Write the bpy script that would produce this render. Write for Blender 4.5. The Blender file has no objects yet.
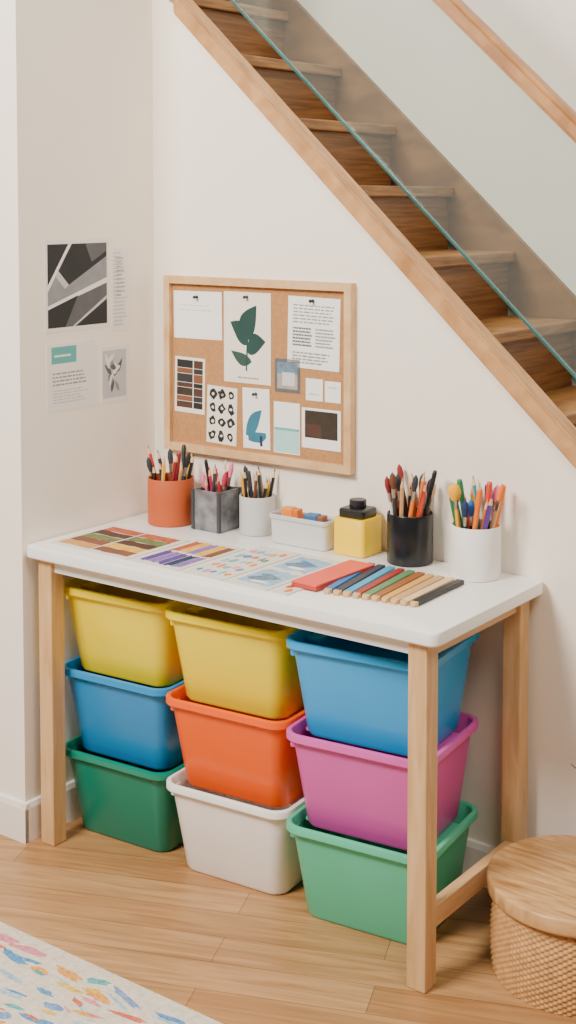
import bpy, bmesh, math, random
from mathutils import Vector, Matrix
C = bpy.context.scene.collection
R = random.Random(7)
# ------------------------------------------------------------ camera numbers
F=1376.6; YAW=0.6372; PIT=0.0622; CY=284.9; CAM=Vector((2.503,-2.303,1.602))
FW=Vector((-math.sin(YAW)*math.cos(PIT),math.cos(YAW)*math.cos(PIT),-math.sin(PIT)))
RR=Vector((math.cos(YAW),math.sin(YAW),0)); UU=RR.cross(FW)
def bp(u,v,ax,val):
    d=FW+RR*((u-288)/F)+UU*((CY-v)/F)
    return CAM+d*((val-CAM[ax])/d[ax])
def proj(p):
    d=Vector(p)-CAM; z=d.dot(FW)
    return 288+F*d.dot(RR)/z, CY-F*d.dot(UU)/z
L=1.150; D=0.480; W=0.487; XW=-0.017; T=0.75
# ------------------------------------------------------------ materials
def lin(h):
    h=h.lstrip('#'); o=[]
    for i in (0,2,4):
        c=int(h[i:i+2],16)/255
        o.append(c/12.92 if c<=0.04045 else ((c+0.055)/1.055)**2.4)
    return (o[0],o[1],o[2],1)
MC={}
def pm(hexc,rough=.5,var=.06,scale=12,bump=0,metal=0,bscale=None,spec=.5):
    key=(hexc,rough,var,scale,bump,metal,bscale,spec)
    if key in MC: return MC[key]
    m=bpy.data.materials.new('mat_'+hexc.strip('#')); m.use_nodes=True
    nt=m.node_tree; b=nt.nodes['Principled BSDF']
    b.inputs['Roughness'].default_value=rough; b.inputs['Metallic'].default_value=metal
    b.inputs['Specular IOR Level'].default_value=spec
    tc=nt.nodes.new('ShaderNodeTexCoord'); n=nt.nodes.new('ShaderNodeTexNoise')
    n.inputs['Scale'].default_value=scale; n.inputs['Detail'].default_value=3
    nt.links.new(tc.outputs['Object'],n.inputs['Vector'])
    r=nt.nodes.new('ShaderNodeValToRGB'); c=lin(hexc)
    r.color_ramp.elements[0].position=.3; r.color_ramp.elements[1].position=.7
    r.color_ramp.elements[0].color=tuple(x*(1-var) for x in c[:3])+(1,)
    r.color_ramp.elements[1].color=tuple(min(1,x*(1+var)) for x in c[:3])+(1,)
    nt.links.new(n.outputs['Fac'],r.inputs['Fac']); nt.links.new(r.outputs['Color'],b.inputs['Base Color'])
    if bump:
        n2=nt.nodes.new('ShaderNodeTexNoise'); n2.inputs['Scale'].default_value=bscale or scale*6
        nt.links.new(tc.outputs['Object'],n2.inputs['Vector'])
        bn=nt.nodes.new('ShaderNodeBump'); bn.inputs['Strength'].default_value=bump; bn.inputs['Distance'].default_value=.004
        nt.links.new(n2.outputs['Fac'],bn.inputs['Height']); nt.links.new(bn.outputs['Normal'],b.inputs['Normal'])
    MC[key]=m; return m
def wood(dark,light,stretch,rough=.45,scale=1.0):
    key=('wood',dark,light,stretch,rough,scale)
    if key in MC: return MC[key]
    m=bpy.data.materials.new('wood'); m.use_nodes=True; nt=m.node_tree; b=nt.nodes['Principled BSDF']
    b.inputs['Roughness'].default_value=rough
    tc=nt.nodes.new('ShaderNodeTexCoord'); mp=nt.nodes.new('ShaderNodeMapping')
    mp.inputs['Scale'].default_value=tuple(s*scale for s in stretch)
    n=nt.nodes.new('ShaderNodeTexNoise'); n.inputs['Scale'].default_value=6; n.inputs['Detail'].default_value=6; n.inputs['Distortion'].default_value=.6
    r=nt.nodes.new('ShaderNodeValToRGB')
    r.color_ramp.elements[0].position=.3; r.color_ramp.elements[0].color=lin(dark)
    r.color_ramp.elements[1].position=.68; r.color_ramp.elements[1].color=lin(light)
    nt.links.new(tc.outputs['Object'],mp.inputs['Vector']); nt.links.new(mp.outputs['Vector'],n.inputs['Vector'])
    nt.links.new(n.outputs['Fac'],r.inputs['Fac']); nt.links.new(r.outputs['Color'],b.inputs['Base Color'])
    MC[key]=m; return m
def floor_mat():
    m=bpy.data.materials.new('oak_planks'); m.use_nodes=True; nt=m.node_tree; b=nt.nodes['Principled BSDF']
    b.inputs['Roughness'].default_value=.38
    tc=nt.nodes.new('ShaderNodeTexCoord')
    rot=nt.nodes.new('ShaderNodeMapping'); rot.inputs['Rotation'].default_value=(0,0,math.radians(-22))
    nt.links.new(tc.outputs['Object'],rot.inputs['Vector'])
    br=nt.nodes.new('ShaderNodeTexBrick'); br.offset=.37; br.inputs['Scale'].default_value=1
    br.inputs['Brick Width'].default_value=.95; br.inputs['Row Height'].default_value=.1
    br.inputs['Mortar Size'].default_value=.001; br.inputs['Mortar Smooth'].default_value=.5; br.inputs['Bias'].default_value=0
    br.inputs['Color1'].default_value=lin('#b38251'); br.inputs['Color2'].default_value=lin('#c79a68'); br.inputs['Mortar'].default_value=lin('#7d5433')
    mp=nt.nodes.new('ShaderNodeMapping'); mp.inputs['Scale'].default_value=(1.5,22,1)
    n=nt.nodes.new('ShaderNodeTexNoise'); n.inputs['Scale'].default_value=2.2; n.inputs['Detail'].default_value=8; n.inputs['Distortion'].default_value=1.1
    r=nt.nodes.new('ShaderNodeValToRGB'); r.color_ramp.elements[0].position=.32; r.color_ramp.elements[0].color=(.58,.52,.45,1)
    r.color_ramp.elements[1].position=.62; r.color_ramp.elements[1].color=(1,1,1,1)
    mx=nt.nodes.new('ShaderNodeMix'); mx.data_type='RGBA'; mx.blend_type='MULTIPLY'; mx.inputs[0].default_value=.75
    nt.links.new(rot.outputs['Vector'],br.inputs['Vector']); nt.links.new(rot.outputs['Vector'],mp.inputs['Vector'])
    nt.links.new(mp.outputs['Vector'],n.inputs['Vector']); nt.links.new(n.outputs['Fac'],r.inputs['Fac'])
    nt.links.new(br.outputs['Color'],mx.inputs[6]); nt.links.new(r.outputs['Color'],mx.inputs[7]); nt.links.new(mx.outputs[2],b.inputs['Base Color'])
    bn=nt.nodes.new('ShaderNodeBump'); bn.inputs['Strength'].default_value=.2; bn.inputs['Distance'].default_value=.002; bn.invert=True
    nt.links.new(br.outputs['Fac'],bn.inputs['Height']); nt.links.new(bn.outputs['Normal'],b.inputs['Normal'])
    return m
def glass_mat():
    m=bpy.data.materials.new('clear_glass'); m.use_nodes=True; nt=m.node_tree; nt.nodes.clear()
    o=nt.nodes.new('ShaderNodeOutputMaterial'); t=nt.nodes.new('ShaderNodeBsdfTransparent')
    g=nt.nodes.new('ShaderNodeBsdfGlossy'); g.inputs['Roughness'].default_value=.05; g.inputs['Color'].default_value=(.9,.95,.93,1)
    d=nt.nodes.new('ShaderNodeBsdfDiffuse'); d.inputs['Color'].default_value=(.70,.78,.75,1)
    n=nt.nodes.new('ShaderNodeTexNoise'); n.inputs['Scale'].default_value=3
    r=nt.nodes.new('ShaderNodeValToRGB'); r.color_ramp.elements[0].color=(.91,.95,.93,1); r.color_ramp.elements[1].color=(.93,.965,.948,1)
    nt.links.new(n.outputs['Fac'],r.inputs['Fac']); nt.links.new(r.outputs['Color'],t.inputs['Color'])
    m1=nt.nodes.new('ShaderNodeMixShader'); m1.inputs[0].default_value=.05
    m2=nt.nodes.new('ShaderNodeMixShader'); m2.inputs[0].default_value=.04
    nt.links.new(t.outputs[0],m1.inputs[1]); nt.links.new(g.outputs[0],m1.inputs[2])
    nt.links.new(m1.outputs[0],m2.inputs[1]); nt.links.new(d.outputs[0],m2.inputs[2]); nt.links.new(m2.outputs[0],o.inputs['Surface'])
    return m
# ------------------------------------------------------------ mesh helpers
def box(bm,x0,x1,y0,y1,z0,z1,bev=0,mi=0,seg=2):
    r=bmesh.ops.create_cube(bm,size=1); vs=r['verts']
    for v in vs: v.co=Vector((x0+(v.co.x+.5)*(x1-x0),y0+(v.co.y+.5)*(y1-y0),z0+(v.co.z+.5)*(z1-z0)))
    fs=set(f for v in vs for f in v.link_faces)
    for f in fs: f.material_index=mi
    if bev:
        es=list(set(e for v in vs for e in v.link_edges))
        r=bmesh.ops.bevel(bm,geom=es,offset=bev,segments=seg,affect='EDGES',profile=.5)
        for f in r['faces']: f.material_index=mi
def loft(bm,rings,cap0=True,cap1=True,mi=0):
    vs=[[bm.verts.new(p) for p in r] for r in rings]; n=len(rings[0])
    for a,b in zip(vs[:-1],vs[1:]):
        for i in range(n):
            f=bm.faces.new((a[i],a[(i+1)%n],b[(i+1)%n],b[i])); f.material_index=mi
    if cap0: bm.faces.new(list(reversed(vs[0]))).material_index=mi
    if cap1: bm.faces.new(vs[-1]).material_index=mi
def rr(hw,hd,r,z,n=6,cx=0,cy=0):
    o=[]
    for sx,sy,a0 in ((1,1,0),(-1,1,90),(-1,-1,180),(1,-1,270)):
        for k in range(n+1):
            a=math.radians(a0+90*k/n)
            o.append((cx+sx*(hw-r)+r*math.cos(a),cy+sy*(hd-r)+r*math.sin(a),z))
    return o
def circ(r,z,n=32,cx=0,cy=0): return [(cx+r*math.cos(2*math.pi*k/n),cy+r*math.sin(2*math.pi*k/n),z) for k in range(n)]
def lathe(bm,prof,n=32,mi=0,cx=0,cy=0,cap0=True,cap1=True): loft(bm,[circ(max(r,1e-5),z,n,cx,cy) for r,z in prof],cap0,cap1,mi)
def prism_xz(bm,poly,y0,y1,mi=0):
    a=[bm.verts.new((x,y0,z)) for x,z in poly]; b=[bm.verts.new((x,y1,z)) for x,z in poly]; n=len(poly)
    fs=[bm.faces.new(a),bm.faces.new(list(reversed(b)))]
    for i in range(n): fs.append(bm.faces.new((a[i],b[i],b[(i+1)%n],a[(i+1)%n])))
    for f in fs: f.material_index=mi
def tube(bm,pts,rad,n=8,mi=0):
    rings=[]
    for i,p in enumerate(pts):
        p=Vector(p); d=(Vector(pts[min(i+1,len(pts)-1)])-Vector(pts[max(i-1,0)])).normalized()
        s=d.orthogonal().normalized() if i==0 else (s-d*s.dot(d)).normalized()
        t=d.cross(s); r=rad[i] if isinstance(rad,(list,tuple)) else rad
        rings.append([tuple(p+s*(r*math.cos(2*math.pi*k/n))+t*(r*math.sin(2*math.pi*k/n))) for k in range(n)])
    loft(bm,rings,mi=mi)
def obj(name,bm,mats,parent=None,smooth=None,loc=None):
    bmesh.ops.recalc_face_normals(bm,faces=bm.faces)
    me=bpy.data.meshes.new(name); bm.to_mesh(me); bm.free()
    for m in (mats if isinstance(mats,(list,tuple)) else [mats]): me.materials.append(m)
    if smooth:
        for p in me.polygons: p.use_smooth=True
        try: me.set_sharp_from_angle(angle=math.radians(smooth))
        except Exception: pass
    o=bpy.data.objects.new(name,me); C.objects.link(o)
    if loc: o.location=loc
    if parent: o.parent=parent
    return o
def tag(o,label,cat,group=None):
    o['label']=label; o['category']=cat
    if group: o['group']=group
    return o
def thing(name,label,cat,loc=(0,0,0),group=None):
    o=bpy.data.objects.new(name,None); o.empty_display_size=.05; C.objects.link(o); o.location=loc
    return tag(o,label,cat,group)
def struct(name,bm,m,smooth=None):
    o=obj(name,bm,m,None,smooth); o['kind']='structure'; return o
NB=bmesh.new
# ------------------------------------------------------------ room
wallm=pm('#f5eddf',.85,.012,4,.08,bscale=160)
walll=pm('#fdf4e6',.85,.012,4,.08,bscale=160)
wallg=pm('#ece6dc',.85,.02,4,.08,bscale=160)
basem=pm('#f6f0e6',.5,.01,5)
bm=NB(); box(bm,-3,4.5,-5,1.3,-.06,0); struct('floor',bm,floor_mat())
bm=NB(); box(bm,-2.6,XW,-.001,W+.05,0,2.9); struct('wall_left',bm,walll)
def zl(x): return 2.095-.931*(x-.065)
XE=.065+2.095/.931
bm=NB(); prism_xz(bm,[(XW,0),(XE-.001,0),(.065,2.094),(.065,2.9),(XW,2.9)],W,W+.05); struct('wall_back',bm,wallm)
YF=1.03
bm=NB(); box(bm,-2.6,4.5,YF,YF+.08,0,3.6); struct('wall_stairwell',bm,wallg)
bm=NB()
def bprof(): return [(0,0),(.012,0),(.012,.085),(.008,.098),(0,.1)]
def base_run(bm,p0,p1,nrm):
    p0=Vector(p0);p1=Vector(p1);nrm=Vector(nrm)
    rings=[[tuple(p+nrm*o+Vector((0,0,z))) for o,z in bprof()] for p in (p0,p1)]
    loft(bm,rings)
base_run(bm,(-2.6,-.001,0),(XW+.012,-.001,0),(0,-1,0)); base_run(bm,(XW,-.012,0),(XW,W-.012,0),(1,0,0)); struct('baseboard_left',bm,basem)
bm=NB(); base_run(bm,(XW,W,0),(2.2,W,0),(0,-1,0)); struct('baseboard_back',bm,basem)
# ------------------------------------------------------------ staircase
treadm=wood('#76491f','#a97a43',(1.8,1.2,14)); riserm=wood('#633f1f','#926438',(2,.9,20)); trimm=wood('#a57443','#cb9a66',(2,9,2)); stringm=wood('#5f3b1b','#8e6034',(1.2,2,2.6))
st=thing('staircase','oak staircase rising to the left behind the white wall and glass','staircase',(0,0,0))
for k in range(-7,9):
    x=.8056+.1875*k; z=1.463-.173*k
    if z<.05: continue
    bm=NB(); box(bm,x-.215,x,W+.051,YF-.02,z-.028,z,.004); obj('tread',bm,treadm,st)
    bm=NB(); box(bm,x-.032,x-.02,W+.051,YF-.02,max(z-.173,0),z-.029); obj('riser',bm,riserm,st)
bm=NB(); prism_xz(bm,[(.066,zl(.066)+.0),(XE-.03,zl(XE-.03)),(XE-.03,zl(XE-.03)+.058),(.066,zl(.066)+.058)],W-.012,W+.05)
bmesh.ops.bevel(bm,geom=list(bm.edges),offset=.004,segments=2,affect='EDGES')
obj('stringer',bm,trimm,st)
bm=NB(); prism_xz(bm,[(-.8,zl(-.8)-.16),(XE-.05,0),(XE-.05,zl(XE-.05)+.1),(-.8,zl(-.8)+.1)],YF-.019,YF-.001); obj('wall_string',bm,stringm,st)
bm=NB(); box(bm,.0535,.0795,W-.013,W-.0005,zl(.066)+.03,2.9,.003); struct('trim_1',bm,trimm)
gb=thing('balustrade','clear glass stair balustrade with wooden handrail, above the stringer','balustrade',(0,0,0))
x0=.09;x1=2.2
bm=NB(); prism_xz(bm,[(x0,zl(x0)+.192),(x1,zl(x1)+.192),(x1,zl(x1)+.71),(x0,zl(x0)+.71)],W+.012,W+.022); obj('glass_panel',bm,glass_mat(),gb)
bm=NB(); prism_xz(bm,[(x0,zl(x0)+.1845),(x1,zl(x1)+.1845),(x1,zl(x1)+.1915),(x0,zl(x0)+.1915)],W+.011,W+.023); obj('glass_edge',bm,pm('#335f5d',.1,.25,9),gb)
bm=NB(); prism_xz(bm,[(x0,zl(x0)+.70),(x1,zl(x1)+.70),(x1,zl(x1)+.755),(x0,zl(x0)+.755)],W-.01,W+.045)
bmesh.ops.bevel(bm,geom=list(bm.edges),offset=.01,segments=3,affect='EDGES'); obj('handrail',bm,wood('#94602c','#ba8347',(2,9,2)),gb)
bm=NB(); box(bm,x1,x1+.06,W-.012,W+.048,0,zl(x1)+.8,.005); obj('newel_post',bm,trimm,gb)
# ------------------------------------------------------------ table
pine=wood('#c79b66','#dfb684',(9,9,1)); pineh=wood('#c79b66','#dfb684',(9,1,9))
whitem=pm('#f7f4ee',.35,.012,5)
tb=thing('table','white-topped craft table with pale wooden legs against the wall','table',(L/2,D/2,0))
def lp(bm): bmesh.ops.translate(bm,verts=bm.verts,vec=(-L/2,-D/2,0)); return bm
bm=NB(); tx0,tx1,ty0,ty1=-.014,1.160,-.001,.484
cx,cy=(tx0+tx1)/2,(ty0+ty1)/2; hx_,hy_=(tx1-tx0)/2,(ty1-ty0)/2
loft(bm,[rr(hx_-.004,hy_-.004,.018,T-.03,6,cx,cy),rr(hx_,hy_,.022,T-.026,6,cx,cy),rr(hx_,hy_,.022,T-.005,6,cx,cy),rr(hx_-.0015,hy_-.0015,.022,T-.0015,6,cx,cy),rr(hx_-.005,hy_-.005,.018,T,6,cx,cy)])
obj('tabletop',lp(bm),whitem,tb,40)
lw=.045; i0=.018; yl=(i0,D-.012-lw)
for x in (i0,L-i0-lw-.003):
    for y in yl:
        bm=NB(); box(bm,x,x+lw,y,y+lw,0,T-.0305,.003); obj('leg',lp(bm),pine,tb)
for y in (i0+.012,D-i0-.032):
    bm=NB(); box(bm,i0+lw+.0005,L-i0-lw-.0035,y,y+.02,T-.062,T-.0305); obj('apron',lp(bm),whitem,tb)
for x in (i0+.012,L-i0-.037):
    bm=NB(); box(bm,x,x+.025,i0+lw+.0005,yl[1]-.0005,T-.066,T-.0305,.001); obj('side_rail',lp(bm),pineh,tb)
x=L-i0-.037
bm=NB(); box(bm,x,x+.025,i0+lw+.0005,yl[1]-.0005,.112,.156,.002); obj('stretcher',lp(bm),pineh,tb)
# ------------------------------------------------------------ bins
H=.222
HW,HD=.1735,.158
def bin_mesh():
    bm=NB()
    tw,td=.018,.031
    rings=[rr(HW-.014-tw-.012,HD-.014-td-.012,.026,0),rr(HW-.014-tw-.004,HD-.014-td-.004,.034,.0025),rr(HW-.014-tw,HD-.014-td,.036,.010),
      rr(HW-.014,HD-.014,.038,H-.026),rr(HW-.011,HD-.011,.039,H-.024),rr(HW-.003,HD-.003,.042,H-.020),rr(HW,HD,.044,H-.016),rr(HW,HD,.044,H-.004),rr(HW-.001,HD-.001,.043,H-.0012),rr(HW-.0035,HD-.0035,.041,H),
      rr(HW-.010,HD-.010,.037,H),rr(HW-.0125,HD-.0125,.036,H-.003),rr(HW-.0165,HD-.0165,.033,H-.034),rr(HW-.018-tw,HD-.018-td,.03,.014),rr(HW-.023-tw,HD-.023-td,.025,.011)]
    loft(bm,rings)
    for s in (-1,1):
        a,b=sorted((s*.12,s*(HW-.0185))); box(bm,a,b,-.07,.07,H-.022,H-.0152)
    return bm
def clip_mesh(s):
    bm=NB(); a,b=sorted((s*(HW-.018),s*(HW-.005))); box(bm,a,b,-HD+.04,-HD+.068,H-.046,H-.020,.003); return bm
cols=[('yellow','#ffe40a'),('yellow','#ffe40c'),('sky blue','#2aa8f0'),('blue','#218acb'),('orange','#ff6204'),('magenta pink','#dc5cb2'),('dark green','#0c8068'),('white','#fbf7f1'),('mint green','#54c59b')]
lab={0:'yellow plastic storage bin on the top row beside the left table leg',1:'yellow plastic storage bin in the middle of the top row',2:'sky blue plastic storage bin at the right of the top row',
3:'blue plastic storage bin in the middle row, under a yellow bin',4:'orange plastic storage bin stacked between yellow and white bins',5:'magenta pink plastic storage bin stacked under the sky blue bin',
6:'dark green plastic storage bin on the floor under the blue bin',7:'white plastic storage bin on the floor under the orange bin',8:'mint green plastic storage bin on the floor under the pink bin'}
body_me=None
for n,(cn,hx) in enumerate(cols):
    r,c=divmod(n,3); z=[.414,.207,0.0][r]
    root=thing('storage_bin',lab[n],'storage bin',([.169,.5195,.880][c],.2485,z),'plastic storage bins stacked under the table'); root.rotation_euler.z=math.radians([4,5,6.5][c])
    if c==2: root.scale=(1.03,1,1)
    m=pm(hx,.28,.03,6)
    if body_me is None:
        b=obj('bin_body',bin_mesh(),m,root,35); body_me=b.data; cl=[obj('clip',clip_mesh(s),m,root,35) for s in (-1,1)]
        for o in [b]+cl:
            o.material_slots[0].link='OBJECT'; o.material_slots[0].material=m
        protos=[b]+cl
    else:
        for p in protos:
            q=p.copy(); C.objects.link(q); q.parent=root
            q.material_slots[0].link='OBJECT'; q.material_slots[0].material=m
# ------------------------------------------------------------ sheets of paper
PAL={'white':pm('#f2efe9',.8,.02),'cream':pm('#ece4d4',.8,.02),'ink':pm('#2a2b2e',.8,.1),'black':pm('#1b1c1f',.7,.1),'grey':pm('#8d8f92',.8,.1,30),'midgrey':pm('#5c5e62',.8,.1,30),'pale':pm('#c6c7c8',.8,.05,30),
 'green':pm('#1c3f3b',.8,.1),'teal':pm('#5fb0ad',.8,.05),'deepteal':pm('#2c6f86',.8,.1),'paleteal':pm('#a9d3d0',.8,.05),'brown':pm('#4a2f24',.8,.1),'maroon':pm('#5b2430',.8,.1),'navy':pm('#1f3050',.8,.1),
 'umber':pm('#7a4a30',.8,.1),'sand':pm('#c48f4c',.8,.08),'olive':pm('#66713f',.8,.25,60),'moss':pm('#2c4a42',.8,.1),'rust':pm('#b05535',.8,.25,60),'purple':pm('#553a88',.8,.25,60),'violet':pm('#8264aa',.8,.25,60),'gold':pm('#e0ab30',.8,.2,60),
 'orange':pm('#ee7420',.8,.2,60),'blue':pm('#4274b6',.8,.25,60),'sky':pm('#93b3ca',.8,.2,45),'slate':pm('#647d90',.8,.3,60),'pink':pm('#e08a95',.8,.1),'red':pm('#c93a30',.8,.1),'leaf':pm('#4f9460',.8,.1),'papershade':pm('#d9d3c9',.85,.02),
 'beige':pm('#a59a8c',.8,.15,40),'charcoal':pm('#33291f',.8,.15,40),'warmgrey':pm('#8b8580',.8,.08)}
def sheet(name,label,cat,O,ex,ey,w,h,base,patches,group=None,th=.0008):
    ex=Vector(ex);ey=Vector(ey);nz=ex.cross(ey); bm=NB(); mats=[PAL[base]]; idx={base:0}
    box(bm,-w/2,w/2,-h/2,h/2,0,th)
    for k,(poly,mn) in enumerate(patches):
        if mn not in idx: idx[mn]=len(mats); mats.append(PAL[mn])
        z=th+.00012+.000012*k
        f=bm.faces.new([bm.verts.new(((a-.5)*w,(b-.5)*h,z)) for a,b in poly]); f.material_index=idx[mn]
        f.normal_update()
        if f.normal.z<0: f.normal_flip()
    me=bpy.data.meshes.new(name); bm.to_mesh(me); bm.free()
    for m in mats: me.materials.append(m)
    o=bpy.data.objects.new(name,me); C.objects.link(o)
    M=Matrix((ex,ey,nz)).transposed().to_4x4(); M.translation=Vector(O); o.matrix_world=M
    return tag(o,label,cat,group)
def rc(a,b,c,d): return [(a,b),(c,b),(c,d),(a,d)]
def text(a,b,c,d,n,mn='ink',fill=.45,rag=.3):
    o=[]; st_=(d-b)/n
    for k in range(n):
        y=d-(k+.5)*st_; x=a; end=c-R.random()*rag*(c-a)
        while x<end:
            w=R.uniform(.04,.13)*(c-a)*1.2; e=min(x+w,end)
            o.append((rc(x,y-st_*fill/2,e,y+st_*fill/2),mn)); x=e+.025*(c-a)
    return o
def blob(x,y,rx,ry,n=10,j=.25): return [(x+rx*math.cos(2*math.pi*k/n)*(1+R.uniform(-j,j)),y+ry*math.sin(2*math.pi*k/n)*(1+R.uniform(-j,j))) for k in range(n)]
def swipe(a,b,c,d,n=5):
    jx,jy=(c-a)*.04,(d-b)*.06; J=lambda q:R.uniform(-q,q)
    lo=[(a+(c-a)*k/n+J(jx*.3),b+J(jy)) for k in range(n+1)]; up=[(c-(c-a)*k/n+J(jx*.3),d+J(jy)) for k in range(n+1)]
    return lo+up
def leafp(x,y,l,wd,ang,asp=1.0,n=10,bend=0):
    up=[];dn=[]
    for k in range(n+1):
        t=k/n; hgt=wd*math.sin(math.pi*t**.8); c0=bend*math.sin(math.pi*t); up.append((t*l,c0+hgt)); dn.append((t*l,c0-hgt))
    pts=up+dn[-2:0:-1]; ca,sa=math.cos(ang),math.sin(ang)
    return [(x+(p*ca-q*sa)*asp,y+p*sa+q*ca) for p,q in pts]
# --- cork board
bx0,bx1,bz0,bz1=.039,.6446,.929,1.398
cb=thing('cork_board','light wood framed cork pin board on the white wall above the table','pin board',((bx0+bx1)/2,W,bz0))
def lb(bm): bmesh.ops.translate(bm,verts=bm.verts,vec=(-(bx0+bx1)/2,-W,-bz0)); return bm
fr=.02
bm=NB(); box(bm,bx0+fr*.5,bx1-fr*.5,W-.011,W-.001,bz0+fr*.5,bz1-fr*.5); obj('cork_panel',lb(bm),pm('#b28050',.9,.11,140,.4,bscale=300),cb)
bm=NB()
outer=[(bx0,bz0),(bx1,bz0),(bx1,bz1),(bx0,bz1)]; inner=[(bx0+fr,bz0+fr),(bx1-fr,bz0+fr),(bx1-fr,bz1-fr),(bx0+fr,bz1-fr)]
for i in range(4):
    j=(i+1)%4; prism_xz(bm,[outer[i],outer[j],inner[j],inner[i]],W-.024,W-.0005)
bmesh.ops.remove_doubles(bm,verts=bm.verts,dist=1e-5)
obj('frame',lb(bm),wood('#cb9d69','#e0ba8a',(3,9,3)),cb)
YP=W-.0115
def onboard(name,label,cat,u0,u1,vt,vb,base,patches,tilt=0,group='papers pinned to the cork board'):
    a=bp(u0,vt,1,YP); b=bp(u0,vb,1,YP); c=bp(u1,(vt+vb)/2,1,YP)
    w=c.x-a.x; h=a.z-b.z; ct,s=math.cos(tilt),math.sin(tilt)
    return sheet(name,label,cat,((a.x+c.x)/2,YP,(a.z+b.z)/2),(ct,0,s),(-s,0,ct),w,h,base,patches,group)
onboard('paper_note','blank white note at the top left of the cork board','paper',174,222,290,337,'white',text(.12,.55,.8,.75,2,'pale',.2),.01)
lf=[(leafp(.46,.46,.44,.13,math.radians(66),1.35,bend=.05),'green'),(leafp(.5,.42,.40,.11,math.radians(142),1.15,bend=-.05),'green'),(leafp(.5,.34,.38,.11,math.radians(20),1.1,bend=.05),'green'),(leafp(.6,.24,.42,.07,math.radians(165),1.1,bend=.03),'moss'),([(.47,.14),(.5,.13),(.53,.5),(.49,.5)],'green')]
onboard('botanical_print','cream print of large dark green leaf shapes pinned to the cork board','print',224,271,291,381,'cream',lf+text(.3,.04,.8,.08,1,'grey'))
onboard('text_sheet','white sheet of printed columns at the top right of the cork board','paper',288,340,296,367,'white',text(.1,.62,.9,.9,6,'grey',.4,.1)+text(.1,.3,.48,.58,6,'midgrey',.5,.1)+text(.54,.3,.92,.58,6,'grey',.4,.3)+text(.1,.06,.9,.24,4,'grey',.35),-.02)
dp=[]; y=.95
for hgt,mn in zip((.15,.1,.16,.09,.15,.1,.12),('black','umber','ink','brown','charcoal','umber','brown')):
    dp.append((rc(.07,y-hgt+.008,.6,y),mn)); dp.append((rc(.63,y-hgt+.008,.93,y),{'black':'brown','umber':'ink','ink':'umber','brown':'black','charcoal':'brown'}[mn])); y-=hgt
onboard('colour_strip','card of brown and black colour strips at the left of the cork board','swatch card',175,205,356,411,'cream',dp,-.02)
bl=[]
for a in range(3):
    for b in range(4): bl.append((blob(.2+.3*a,.14+.24*b,.12,.085,9,.35),'black'))
for a in range(3):
    for b in range(4): bl.append((blob(.2+.3*a,.14+.24*b,.045,.03,7,.3),'cream'))
onboard('ink_pattern','cream card of black ink blots pinned beside the dark colour strips','print',207,237,385,442,'cream',bl,-.03)
onboard('teal_print','white card with a dark teal brush shape, low on the cork board','print',243,270,387,447,'white',[(leafp(.1,.22,.75,.16,math.radians(35),1.0),'deepteal'),(blob(.5,.2,.36,.1),'deepteal'),(rc(.62,.05,.72,.22),'navy')],.02)
onboard('framed_snapshot','small grey bordered beige snapshot pinned above the teal swatch','photo',275,300,358,391,'midgrey',[(rc(.1,.1,.9,.9),'beige'),(rc(.1,.55,.9,.9),'slate'),(rc(.3,.2,.8,.6),'pale')])
onboard('swatch_card','white swatch card with a pale teal lower half on the cork board','swatch card',274,300,401,452,'white',[(rc(0.02,.02,.98,.45),'paleteal'),(rc(.02,.45,.98,.5),'teal')])
onboard('small_card','small blank white card just right of the beige snapshot','card',306,323,378,400,'white',text(.2,.2,.8,.4,1,'pale'))
onboard('small_card','small blank white card nearest the right frame of the board','card',325,341,381,402,'white',text(.2,.6,.8,.8,1,'pale'))
onboard('instant_photo','white bordered dark brown photo at the lower right of the cork board','photo',302,341,407,447,'white',[(rc(.08,.26,.92,.94),'charcoal'),(rc(.12,.3,.5,.6),'brown')])
def pin(u,v,hx,label):
    p=bp(u,v,1,YP-.0012); bm=NB(); lathe(bm,[(.0042,0),(.0046,.002),(.0028,.004),(.0026,.009),(.0044,.011),(.0044,.0125)],14)
    o=obj('push_pin',bm,pm(hx,.35,.05),None,40,(p.x,YP-.0011,p.z)); o.rotation_euler=(math.pi/2,0,0)
    tag(o,label,'push pin','push pins on the cork board')
pin(197,297,'#2b2b2e','dark push pin in the blank note on the cork board')
pin(247,297,'#3a3c40','dark push pin at the top of the green leaf print')
pin(313,301,'#24262b','dark push pin holding the printed text sheet')
pin(222,392,'#26262a','dark push pin in the ink blot card')
pin(256,394,'#2c3a44','dark push pin in the teal brush card')
# --- sheets on left wall
XP=XW
def onleft(name,label,cat,u0,u1,vt,vb,base,patches):
    a=bp(u0,vt,0,XP); b=bp(u0,vb,0,XP); c=bp(u1,(vt+vb)/2,0,XP)
    return sheet(name,label,cat,(XP,(a.y+c.y)/2,(a.z+b.z)/2),(0,1,0),(0,0,1),c.y-a.y,a.z-b.z,base,patches,'sheets taped to the left wall',th=.0012)
abst=[(rc(.04,.04,.96,.95),'midgrey'),([(.04,.95),(.04,.5),(.36,.95)],'ink'),([(.36,.95),(.41,.95),(.04,.43),(.04,.5)],'white'),
 ([(.41,.95),(.96,.95),(.96,.8),(.36,.5),(.2,.66)],'ink'),([(.62,.95),(.96,.95),(.96,.86),(.72,.74)],'midgrey'),
 ([(.04,.28),(.04,.43),(.2,.66),(.36,.5),(.96,.8),(.96,.56)],'grey'),([(.2,.66),(.36,.5),(.3,.46),(.16,.6)],'pale'),
 ([(.04,.24),(.04,.28),(.96,.56),(.96,.5)],'white'),([(.04,.04),(.04,.24),(.5,.38),(.3,.04)],'ink'),
 ([(.45,.04),(.96,.32),(.96,.04)],'ink'),([(.41,.04),(.45,.04),(.96,.32),(.96,.36)],'pale')]
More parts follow.
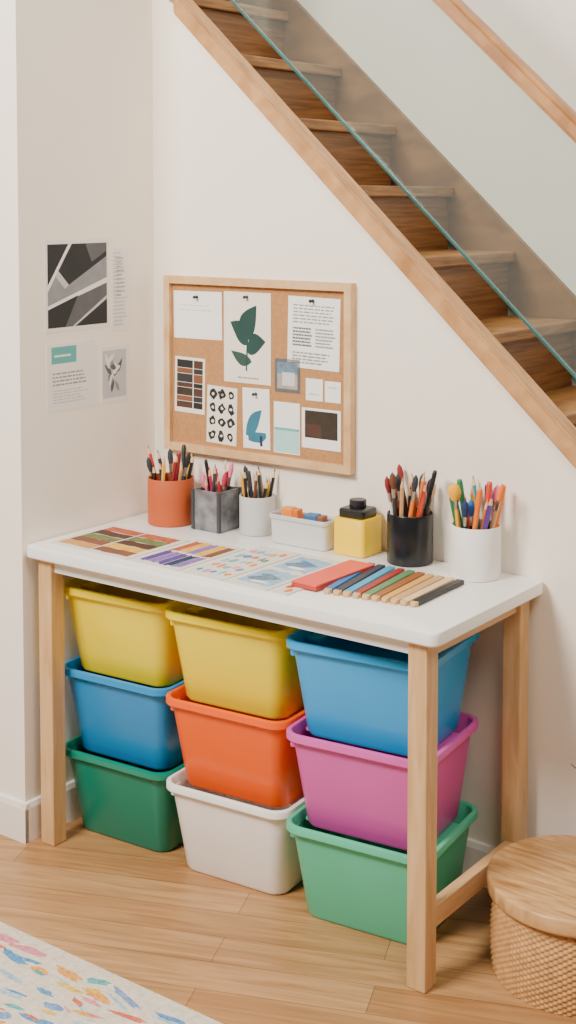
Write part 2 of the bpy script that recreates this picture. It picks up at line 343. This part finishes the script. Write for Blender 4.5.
onleft('abstract_poster','black and grey abstract geometric poster taped to the left wall','poster',44,109,240,333,'white',abst)
onleft('text_strip','narrow sheet of fine text beside the abstract poster','paper',111,128,248,331,'white',text(.1,.05,.9,.96,20,'pale',.35,.5)+text(.25,.4,.8,.9,10,'grey',.22,.5))
onleft('info_sheet','white sheet with a teal label and handwriting on the left wall','paper',46,94,345,413,'white',[(rc(.1,.7,.62,.95),'teal'),(rc(.16,.8,.5,.83),'white')]+text(.12,.36,.85,.58,4,'grey',.4,.3)+text(.12,.1,.85,.32,5,'pale',.3,.4))
sk=[(rc(.08,.08,.92,.92),'pale')]+[(leafp(R.uniform(.15,.7),R.uniform(.15,.7),R.uniform(.2,.35),.05,R.uniform(0,3)),R.choice(['grey','midgrey','white'])) for _ in range(16)]
onleft('sketch_card','small grey pencil sketch card taped under the text strip','sketch',100,128,347,404,'white',sk)
# --- sheets on the table
def ontable(name,label,cat,fl,fr_,bl_,base,patches,lift=0,group='papers lying on the table'):
    z=T+.0001+lift; a=bp(*fl,2,z); b=bp(*fr_,2,z); c=bp(*bl_,2,z)
    ex=(b-a); w=ex.length; ex.normalize(); ey=Vector((-ex.y,ex.x,0)); h=(c-a).dot(ey)
    O=a+ex*(w/2)+ey*(h/2)
    return sheet(name,label,cat,O,ex,ey,w,h,base,patches,group,th=.0028)
def stripes(cs,x0,x1,y0=.07,y1=.93):
    o=[];n=len(cs);s=(y1-y0)/n
    for k,mn in enumerate(cs): o.append((swipe(x0,y0+s*k+.004,x1,y0+s*(k+1)-.004),mn))
    return o
ontable('colour_chart','colour chart with brown, green and rust stripes, at the left end of the table','paper',(48,543),(126,560.3),(107,524.5),'papershade',stripes(['sand','umber','olive','brown','rust'],.06,.49)+stripes(['umber','gold','brown','olive','rust'],.51,.94))
v=[]
for k,mn in enumerate(['purple','violet','purple','navy','violet']): v.append((swipe(.08+.17*k,.08,.24+.17*k,.48),mn))
for k,mn in enumerate(['rust','gold','violet','gold','umber']): v.append((swipe(.08+.17*k,.52,.24+.17*k,.92),mn))
ontable('colour_chart','colour chart with a purple row and a gold row, beside the brown chart','paper',(129,561),(177,571.6),(176,536),'papershade',v)
dots=[]
for q in range(25):
    x_=.17+.165*(q%5)+R.uniform(-.03,.03); y_=.15+.17*(q//5)+R.uniform(-.03,.03); mn=R.choice(['sky','blue','orange','gold','leaf','pink','teal','sky','slate','sky'])
    dots.append((blob(x_,y_,R.uniform(.05,.085),R.uniform(.035,.06),9,.3),mn))
    if q%2: dots.append((leafp(x_,y_-.03,.1,.013,R.uniform(0,3)),R.choice(['leaf','slate','teal'])))
ontable('painted_sheet','white sheet dotted with small watercolour dabs, on the table front','painting',(180.5,572.4),(221,581.5),(228,540.3),'papershade',dots)
bs=[(swipe(.09,.08,.91,.47),'sky'),(swipe(.09,.53,.91,.92),'sky'),(leafp(.14,.2,.68,.07,.15),'slate'),(leafp(.22,.34,.55,.04,-.1),'slate'),(leafp(.14,.68,.7,.08,.1),'slate'),(leafp(.27,.82,.5,.03,-.15),'blue'),(leafp(.3,.62,.5,.03,.0),'white'),(leafp(.3,.15,.5,.02,.0),'white')]
ontable('painted_sheet','blue grey watercolour study in the middle of the table','painting',(224.5,582.3),(266,591.5),(273,549.2),'papershade',bs)
od=[(blob(.5+.17*(-1)**k,.1+.8*k/8,.2,.05,8,.2),['orange','rust','orange','gold'][k%4]) for k in range(9)]
ontable('painted_sheet','narrow sheet with orange paint dabs, beside the blue study','painting',(269.5,592.2),(286.5,596),(318,559.5),'papershade',od)
# ------------------------------------------------------------ sticks
CN={'black':'#1d1d20','charcoal':'#34363b','yellow':'#f2c62b','orange':'#f07a22','red':'#d2362c','dark red':'#8a2426','brown':'#6b4128','tan':'#c79a66','pink':'#ea6f90','crimson':'#bf2850','white':'#f0ece6','teal':'#2597a2','blue':'#2a68b8','navy':'#22335c','purple':'#5b3a90','green':'#2a7a4c','grey':'#7d8084','light wood':'#dbb380','amber':'#fdb00c'}
woodtip=pm('#e2bb88',.6,.08,60); ferr=pm('#b9b4a8',.28,.05,40,metal=1)
def hexring(r,z): return circ(r,z,6)
def stick(kind,cn,Ln,base,dirv,label,cat,group,rad=.005,bris=None):
    root=thing(kind,label,cat,base,group); root.rotation_mode='QUATERNION'; root.rotation_quaternion=Vector(dirv).to_track_quat('Z','Y')
    m=pm(CN[cn],.4,.05,30)
    if kind=='pencil':
        bm=NB(); loft(bm,[hexring(rad*.9,0),hexring(rad,.001),hexring(rad,Ln-.024)]); obj('pencil_body',bm,m,root)
        bm=NB(); lathe(bm,[(rad*.98,Ln-.024),(rad*.42,Ln-.009)],12); obj('wood_tip',bm,woodtip,root,60)
        bm=NB(); lathe(bm,[(rad*.42,Ln-.009),(.0006,Ln)],12); obj('lead',bm,m,root,60)
    elif kind=='paintbrush':
        hr=min(rad,.0055)
        bm=NB(); lathe(bm,[(.0018,0),(.0028,.01),(hr*.95,Ln*.55),(hr*.8,Ln-.062)],14); obj('brush_handle',bm,m,root,50)
        bm=NB(); lathe(bm,[(hr*.82,Ln-.063),(hr*.9,Ln-.057),(hr*.84,Ln-.055),(rad*.95,Ln-.04)],14); obj('ferrule',bm,ferr,root,50)
        bm=NB(); lathe(bm,[(rad*.9,Ln-.04),(rad*1.4,Ln-.024),(rad*1.15,Ln-.009),(.0009,Ln)],14); obj('bristles',bm,pm(CN[bris or 'brown'],.8,.15,300),root,60)
    else:
        bm=NB(); lathe(bm,[(rad*.95,0),(rad*1.1,.002),(rad*1.1,Ln-.045)],16); obj('marker_body',bm,m,root,50)
        bm=NB(); lathe(bm,[(rad*1.2,Ln-.045),(rad*1.22,Ln-.008),(rad*1.0,Ln-.002),(rad*.7,Ln)],16); obj('cap',bm,m,root,50)
    return root
KN={'pencil':'pencil','paintbrush':'paintbrush','marker_pen':'marker pen'}
def fill_cup(cx,cy,zf,zr,Ri,items,cupdesc,rise=(.06,.095)):
    n=len(items); ni=max(2,int(round(n*.3))); no=n-ni; rec=[]
    for k,it in enumerate(items):
        rad=it[2] if len(it)>2 else .005
        if k<no: a=2*math.pi*(k+.12*R.random())/no+.4; rb,rt,tw=.52*Ri,Ri-.0085,.55
        else: a=2*math.pi*(k-no)/ni+1.0; rb,rt,tw=.2*Ri,.46*Ri,.5
        b=Vector((cx+rb*math.cos(a-tw),cy+rb*math.sin(a-tw),zf+.0016)); t=Vector((cx+rt*math.cos(a),cy+rt*math.sin(a),zr))
        d=(t-b).normalized(); up=it[4] if len(it)>4 else R.uniform(*rise); Ln=((zr-zf)+up)/d.z
        rec.append([it,b,d,Ln,proj(b+d*Ln)[0]])
    grp='pencils and brushes in the '+cupdesc
    dd={}
    for r_ in rec: dd.setdefault((r_[0][0],r_[0][1]),[]).append(r_)
    for (kind,cn),rs in dd.items():
        rs.sort(key=lambda q:q[4])
        for j,(it,b,d,Ln,u) in enumerate(rs):
            nm=cn+' '+KN[kind]
            if kind=='paintbrush': nm=cn+' handled paintbrush'
            pl=nm+('es' if kind=='paintbrush' else 's')
            if len(rs)==1: lb_=nm+' standing in the '+cupdesc
            elif len(rs)==2: lb_=('left' if j==0 else 'right')+' one of two '+pl+' in the '+cupdesc
            else: lb_=(['leftmost','second from the left','third from the left','fourth from the left','fifth from the left'][j] if j<len(rs)-1 else 'rightmost')+' of the '+pl+' in the '+cupdesc
            stick(kind,cn,Ln,b,d,lb_,'paintbrush' if kind=='paintbrush' else ('pencil' if kind=='pencil' else 'marker pen'),grp,it[2] if len(it)>2 else .005,it[3] if len(it)>3 else None)
def round_cup(name,label,u,v,rad,h,mat,fillet=.004,wall=.004):
    p=bp(u,v,2,T); dirc=Vector((FW.x,FW.y,0)).normalized(); c=p+dirc*rad
    bm=NB(); lathe(bm,[(rad-fillet,0),(rad-.0012,.0012),(rad,fillet),(rad,h-.002),(rad-.001,h),(rad-wall+.001,h),(rad-wall,h-.002),(rad-wall,.008),(rad-wall-.003,.006)],48)
    o=obj(name,bm,mat,None,40,(c.x,c.y,T+.0002)); tag(o,label,'pot'); return c
P='pencil';B='paintbrush';M='marker_pen'
c=round_cup('pencil_pot','terracotta orange pencil pot in the back left corner of the table',169,528,.061,.122,pm('#bd5526',.6,.05))
fill_cup(c.x,c.y,T+.006,T+.122,.057,[(P,'black'),(P,'yellow'),(M,'black',.0048),(P,'orange'),(P,'charcoal'),(P,'red'),(B,'black',.0055,'charcoal'),(P,'black'),(P,'amber'),(P,'dark red'),(B,'charcoal',.0055,'black'),(P,'tan'),(B,'brown',.0055,'charcoal'),(P,'navy'),(P,'black'),(M,'dark red',.0048)],'terracotta orange pot',(.035,.08))
# grey square holder
k=bp(219,534,2,T); hw=.0435
bm=NB(); h=.105
loft(bm,[rr(hw-.003,hw-.003,.004,0),rr(hw,hw,.006,.003),rr(hw,hw,.006,h-.001),rr(hw-.001,hw-.001,.006,h),rr(hw-.003,hw-.003,.004,h),rr(hw-.0035,hw-.0035,.004,h-.002),rr(hw-.0035,hw-.0035,.004,.006)])
gx,gy=k.x-hw,k.y+hw
t=thing('pencil_pot','grey marbled square pencil holder between the orange and pale pots','pot',(gx,gy,T+.0002))
obj('holder_body',bm,pm('#7f8085',.45,.5,28,metal=.3),t,40)
for sx in (-1,1):
    for sy in (-1,1):
        bm=NB(); x,y=sx*(hw-.001),sy*(hw-.001); box(bm,x-.0045,x+.0045,y-.0045,y+.0045,.002,h+.001,.001)
        obj('corner_trim',bm,pm('#3d3e42',.4,.1),t)
fill_cup(gx,gy,T+.0062,T+h,.039,[(B,'black',.0048,'pink'),(B,'pink',.0055,'crimson'),(P,'red',.0043),(M,'black',.004),(B,'crimson',.0055,'pink'),(P,'pink',.0043),(P,'charcoal',.0043),(B,'tan',.0048,'crimson'),(P,'white',.0043),(P,'crimson',.0043),(B,'red',.0048,'crimson')],'grey marbled square holder',(.03,.078))
c=round_cup('pencil_pot','pale grey round pencil pot left of the grey storage tray',257,537,.046,.098,pm('#c6c4c1',.5,.03))
fill_cup(c.x,c.y,T+.006,T+.098,.042,[(P,'black',.0044),(P,'yellow',.0044),(P,'charcoal',.0044),(B,'black',.005,'charcoal'),(P,'amber',.0044),(P,'black',.0044),(P,'brown',.0044),(P,'black',.0044),(P,'tan',.0044),(M,'charcoal',.004),(P,'charcoal',.0044)],'pale grey pot',(.035,.072))
# pale tray
k=bp(325,553,2,T); w,d,h=.174,.066,.073; cx_,cy_=k.x-w/2,k.y+d/2
t=thing('storage_tray','pale grey oblong tray between the pale pot and the yellow pot','tray',(cx_,cy_,T+.0002))
bm=NB(); loft(bm,[rr(w/2-.008,d/2-.008,.01,0),rr(w/2-.005,d/2-.005,.012,.002),rr(w/2-.002,d/2-.002,.014,h-.012),rr(w/2-.0035,d/2-.0035,.012,h-.012),rr(w/2-.008,d/2-.008,.009,.006),rr(w/2-.01,d/2-.01,.008,.005)]); obj('tray_body',bm,pm('#d3d3d1',.4,.02),t,40)
bm=NB()
loft(bm,[rr(w/2-.0015,d/2-.0015,.0145,h-.0118),rr(w/2+.001,d/2+.001,.0155,h-.010),rr(w/2+.001,d/2+.001,.0155,h-.002),rr(w/2-.0005,d/2-.0005,.0145,h),rr(w/2-.003,d/2-.003,.0125,h),rr(w/2-.0042,d/2-.0042,.0115,h-.002),rr(w/2-.0042,d/2-.0042,.0115,h-.0116)],False,False)
obj('tray_rim',bm,pm('#c6c7c6',.4,.02),t,40)
zt=T+.0002+.0052
def eraser(xo,label,w_,d_,h_,hx,sl):
    t2=thing('eraser',label,'eraser',(cx_+xo,cy_-.002,zt),'erasers standing in the grey tray'); t2.rotation_euler.z=.12
    bm=NB(); box(bm,-w_/2,w_/2*.35,-d_/2,d_/2,0,h_,.003); obj('eraser_body',bm,pm(hx,.6,.04),t2)
    bm=NB(); box(bm,w_/2*.35+.0002,w_/2,-d_/2*.97,d_/2*.97,.0004,h_*.97,.002); obj('eraser_end',bm,pm(sl,.6,.04),t2)
eraser(-.035,'orange eraser block standing in the grey tray',.048,.028,.084,'#f08a2c','#e3731f')
eraser(.038,'blue eraser with a brown end standing in the grey tray',.052,.028,.077,'#3f6f9a','#8c5a3c')
# yellow paint pot
k=bp(363,559.5,2,T); hw=.0445; px_,py_=k.x-hw,k.y+hw; h=.09
t=thing('paint_pot','square yellow pot with a black bottle cap on top, left of the black cup','paint pot',(px_,py_,T+.0002))
bm=NB(); loft(bm,[rr(hw-.003,hw-.003,.010,0),rr(hw,hw,.012,.003),rr(hw,hw,.012,h-.002),rr(hw-.002,hw-.002,.010,h)]); obj('pot_body',bm,pm('#fcd00c',.4,.03),t,45)
bm=NB(); loft(bm,[rr(.035,.033,.010,h+.0002),rr(.036,.034,.010,h+.002),rr(.036,.034,.010,h+.018),rr(.033,.031,.009,h+.021)]); obj('black_lid',bm,pm('#1c1d20',.35,.05),t,45)
bm=NB(); lathe(bm,[(.020,h+.0212),(.021,h+.023),(.021,h+.039),(.019,h+.041)],24); obj('cap',bm,pm('#232427',.35,.05),t,40)
c=round_cup('brush_pot','glossy black round brush pot full of paintbrushes',412,568,.0545,.118,pm('#17181b',.28,.1))
fill_cup(c.x,c.y,T+.006,T+.118,.0505,[(B,'brown',.0055,'tan'),(B,'red',.0058,'charcoal'),(B,'light wood',.0055,'dark red'),(P,'orange',.0048),(B,'black',.0055,'dark red'),(B,'dark red',.0065,'brown'),(P,'amber',.0048),(B,'white',.0055,'dark red'),(B,'charcoal',.0058,'brown'),(P,'tan',.0048),(B,'orange',.0055,'charcoal'),(P,'red',.0048),(M,'black',.0046),(B,'tan',.0058,'charcoal'),(P,'yellow',.0048),(B,'navy',.0055,'red'),(B,'dark red',.0058,'charcoal'),(P,'black',.0048),(P,'orange',.0048)],'black brush pot',(.05,.105))
c=round_cup('brush_pot','white round brush pot at the right end of the table',479,583,.0565,.119,pm('#f5f1ea',.55,.02))
fill_cup(c.x,c.y,T+.006,T+.119,.0525,[(M,'orange',.0056),(B,'pink',.0058,'pink'),(M,'black',.0054),(P,'teal',.0058),(P,'red',.0058),(M,'teal',.0054),(P,'green',.0056),(B,'amber',.0105,'amber',.1),(B,'navy',.006,'navy'),(M,'orange',.0054),(P,'purple',.0056),(B,'light wood',.0055,'orange'),(M,'red',.0056),(P,'yellow',.0058),(M,'green',.0056,None,.1),(B,'black',.0058,'blue'),(P,'orange',.0058)],'white brush pot',(.055,.1))
# --- row of drawing sticks on the table
a=bp(291,587.5,2,T);b=bp(316,593,2,T);c_=bp(335,563,2,T)
ex=(b-a).normalized(); w=(b-a).length; hh=(c_-a).dot(Vector((-ex.y,ex.x,0)))
o=thing('pencil_case','flat red pencil box left of the row of coloured sticks','pencil box',a+ex*(w/2)+Vector((-ex.y,ex.x,0))*(hh/2)+Vector((0,0,.0029))); o.rotation_euler.z=math.atan2(ex.y,ex.x)
bm=NB(); box(bm,-w/2,w/2,-hh/2,hh/2,0,.008,.002); obj('case_base',bm,pm('#c43c2e',.5,.05),o)
bm=NB(); box(bm,-w/2,w/2,-hh/2,hh/2,.0083,.013,.0015); obj('case_lid',bm,pm('#ea5544',.5,.05),o)
o.location.z=T+.0031
row=[('blue','#2d74b4'),('dark navy','#25304a'),('teal blue','#3e9fc4'),('dark red','#a32f2c'),('green','#5a8a5c'),('brown','#9a5c30'),('golden tan','#dba852'),('light oak','#c9a070'),('pale wood','#e8c592'),('black','#202124')]
for i,(cn,hx) in enumerate(row):
    f=i/9; e0=bp(326+f*86,594.5+f*13,2,T); e1=bp(372+f*89,567+f*17,2,T)
    d=e1-e0; Ln=d.length; rad=.0098 if i%3 else .0088; hz=.0105
    root=thing('drawing_stick',cn+' drawing stick with a bare wood end, in the row on the table','drawing stick',e0+Vector((0,0,.0003)),'row of coloured drawing sticks')
    root.rotation_euler.z=math.atan2(d.y,d.x)
    bm=NB(); box(bm,.013,Ln,-rad,rad,0,hz,.0018); obj('stick_body',bm,pm(hx,.45,.06,30),root)
    bm=NB()
    loft(bm,[[(x,-s,z0),(x,s,z0),(x,s,z1),(x,-s,z1)] for x,s,z0,z1 in ((.0129,rad*.95,.0002,hz*.95),(.003,rad*.75,.0002,hz*.8),(0,rad*.55,.0002,hz*.5))]); obj('wood_tip',bm,pm('#d0a876',.6,.08,60),root)
# ------------------------------------------------------------ stool
sx,sy,sr,sh=1.337,.287,.184,.2
t=thing('wicker_stool','round woven wicker stool with a wooden lid, right of the table','stool',(sx,sy,0))
bm=NB(); cells=120; sub=4; rows=27; rsub=3; rings=[]
z1=sh-.040; nseg=cells*sub; nr=rows*rsub
for j in range(nr+1):
    z=z1*j/nr; rb=sr*(.955+.04*math.sin(math.pi*min(1,j/nr*.9+.1)))-.003
    ring=[]; rowi=min(j//rsub,rows-1); fz=(j%rsub)/rsub
    for k in range(nseg):
        s=1 if ((k//sub)+rowi)%2==0 else -.7
        off=.0029*s*math.sin(math.pi*((k%sub)/sub))*math.sin(math.pi*fz)
        ring.append(((rb+off)*math.cos(2*math.pi*k/nseg),(rb+off)*math.sin(2*math.pi*k/nseg),z))
    rings.append(ring)
loft(bm,rings); obj('basket',bm,pm('#c8975f',.6,.2,60),t,80)
bm=NB()
lathe(bm,[(sr*.95,z1+.0003),(sr*.965,z1+.001),(sr*.965,z1+.005),(sr+.001,z1+.0055),(sr+.004,z1+.008),(sr+.005,z1+.012),(sr+.005,sh-.006),(sr+.0042,sh-.002),(sr+.002,sh-.0004),(sr-.001,sh)],96)
obj('lid',bm,wood('#a16e38','#dbae76',(1.8,11,3),.28),t,50)
vx,vy=sx+RR.x*.13,sy+RR.y*.13
t=thing('vase','small dark vase holding a dry twig on the wicker stool','vase',(vx,vy,sh))
bm=NB(); lathe(bm,[(.018,0),(.024,.004),(.028,.03),(.02,.055),(.011,.068),(.013,.08),(.009,.08),(.008,.066),(.014,.05),(.014,.01)],28); obj('vase_body',bm,pm('#3b3936',.5,.1),t,50)
tip=bp(571,764,1,vy)
bm=NB(); v0=Vector((vx,vy,sh+.012)); v1=Vector((vx-.004,vy,sh+.085)); v2=v1.lerp(tip,.55)+Vector((0,0,.012))
tube(bm,[v0,v1,v2,tip],[.0022,.002,.0018,.0009])
o=obj('twig',bm,pm('#4a3a2c',.8,.15)); tag(o,'thin dry twig standing in the vase on the stool','twig')
# ------------------------------------------------------------ rug
rx0,rx1,ry0,ry1=-1.0,1.35,-1.6,-.312
rm=[pm('#e0d4bf',.95,.12,70,.9,bscale=180)]+[pm(h_,.95,.25,110,.9,bscale=180) for h_ in ('#5690c2','#de8694','#e6bd4c','#60adaa','#d66a50','#7a98c4','#e6a04e','#a0c2d0')]
bm=NB(); box(bm,rx0,rx1,ry0,ry1,.0003,.011,.003)
q=0; y=ry1-.05
while y>ry0+.05:
    x=rx0+.06+R.uniform(0,.06)
    while x<rx1-.12:
        mi=1+R.randrange(8); l=R.uniform(.035,.1); w_=R.uniform(.011,.023); a=R.uniform(-.3,.3); ca,sa=math.cos(a),math.sin(a)
        for r_ in range(R.choice([1,2,3,3])):
            xx=x+R.uniform(-.015,.015); yy=y+R.uniform(-.012,.012)-r_*w_*.85; ll=l*(1,.8,.5)[r_]; ww=w_*(1,.55,.45)[r_]
            pts=blob(0,0,ll/2,ww/2,14,.34); q+=1
            f=bm.faces.new([bm.verts.new((xx+p*ca-q_*sa,max(ry0+.01,min(yy+p*sa+q_*ca,ry1-.008)),.0112+q*1e-7)) for p,q_ in pts]); f.material_index=mi if r_<1 else 1+R.randrange(8)
        x+=l*.8+R.uniform(.012,.045)
    y-=R.uniform(.034,.045)
o=obj('rug',bm,rm); tag(o,'cream rug with scattered colourful woven patches on the oak floor','rug')
# ------------------------------------------------------------ light
def area(name,loc,tgt,size,power,col):
    l=bpy.data.lights.new(name,'AREA'); l.shape='RECTANGLE'; l.size=size[0]; l.size_y=size[1]; l.energy=power; l.color=col
    o=bpy.data.objects.new(name,l); C.objects.link(o); o.location=loc; o.rotation_euler=(Vector(tgt)-Vector(loc)).to_track_quat('-Z','Y').to_euler(); return o
area('window_light',(.05,-2.6,3.3),(.6,.2,.75),(1.2,1.0),245,(1,.94,.855))
area('room_fill',(2.7,-1.1,3.2),(.0,.3,1.4),(1.2,1.2),58,(1,.93,.845))  # added fill from the right, lifts the left wall; no actual fixture
area('stairwell_fill',(.9,.78,3.3),(.9,.8,1.4),(.9,.35),13,(1,.95,.88))  # fill lamp added over the flight to brighten the stairwell wall
w=bpy.data.worlds.new('world'); bpy.context.scene.world=w; w.use_nodes=True
bg=w.node_tree.nodes['Background']; bg.inputs['Color'].default_value=(1,.95,.885,1); bg.inputs['Strength'].default_value=.1
cam=bpy.data.cameras.new('camera'); co=bpy.data.objects.new('camera',cam); C.objects.link(co)
cam.sensor_fit='VERTICAL'; cam.sensor_height=24; cam.sensor_width=24*576/1024; cam.lens=F/1024*24; cam.shift_y=-(512-CY)/1024
co.location=CAM; co.rotation_euler=(math.pi/2-PIT,0,YAW); bpy.context.scene.camera=co
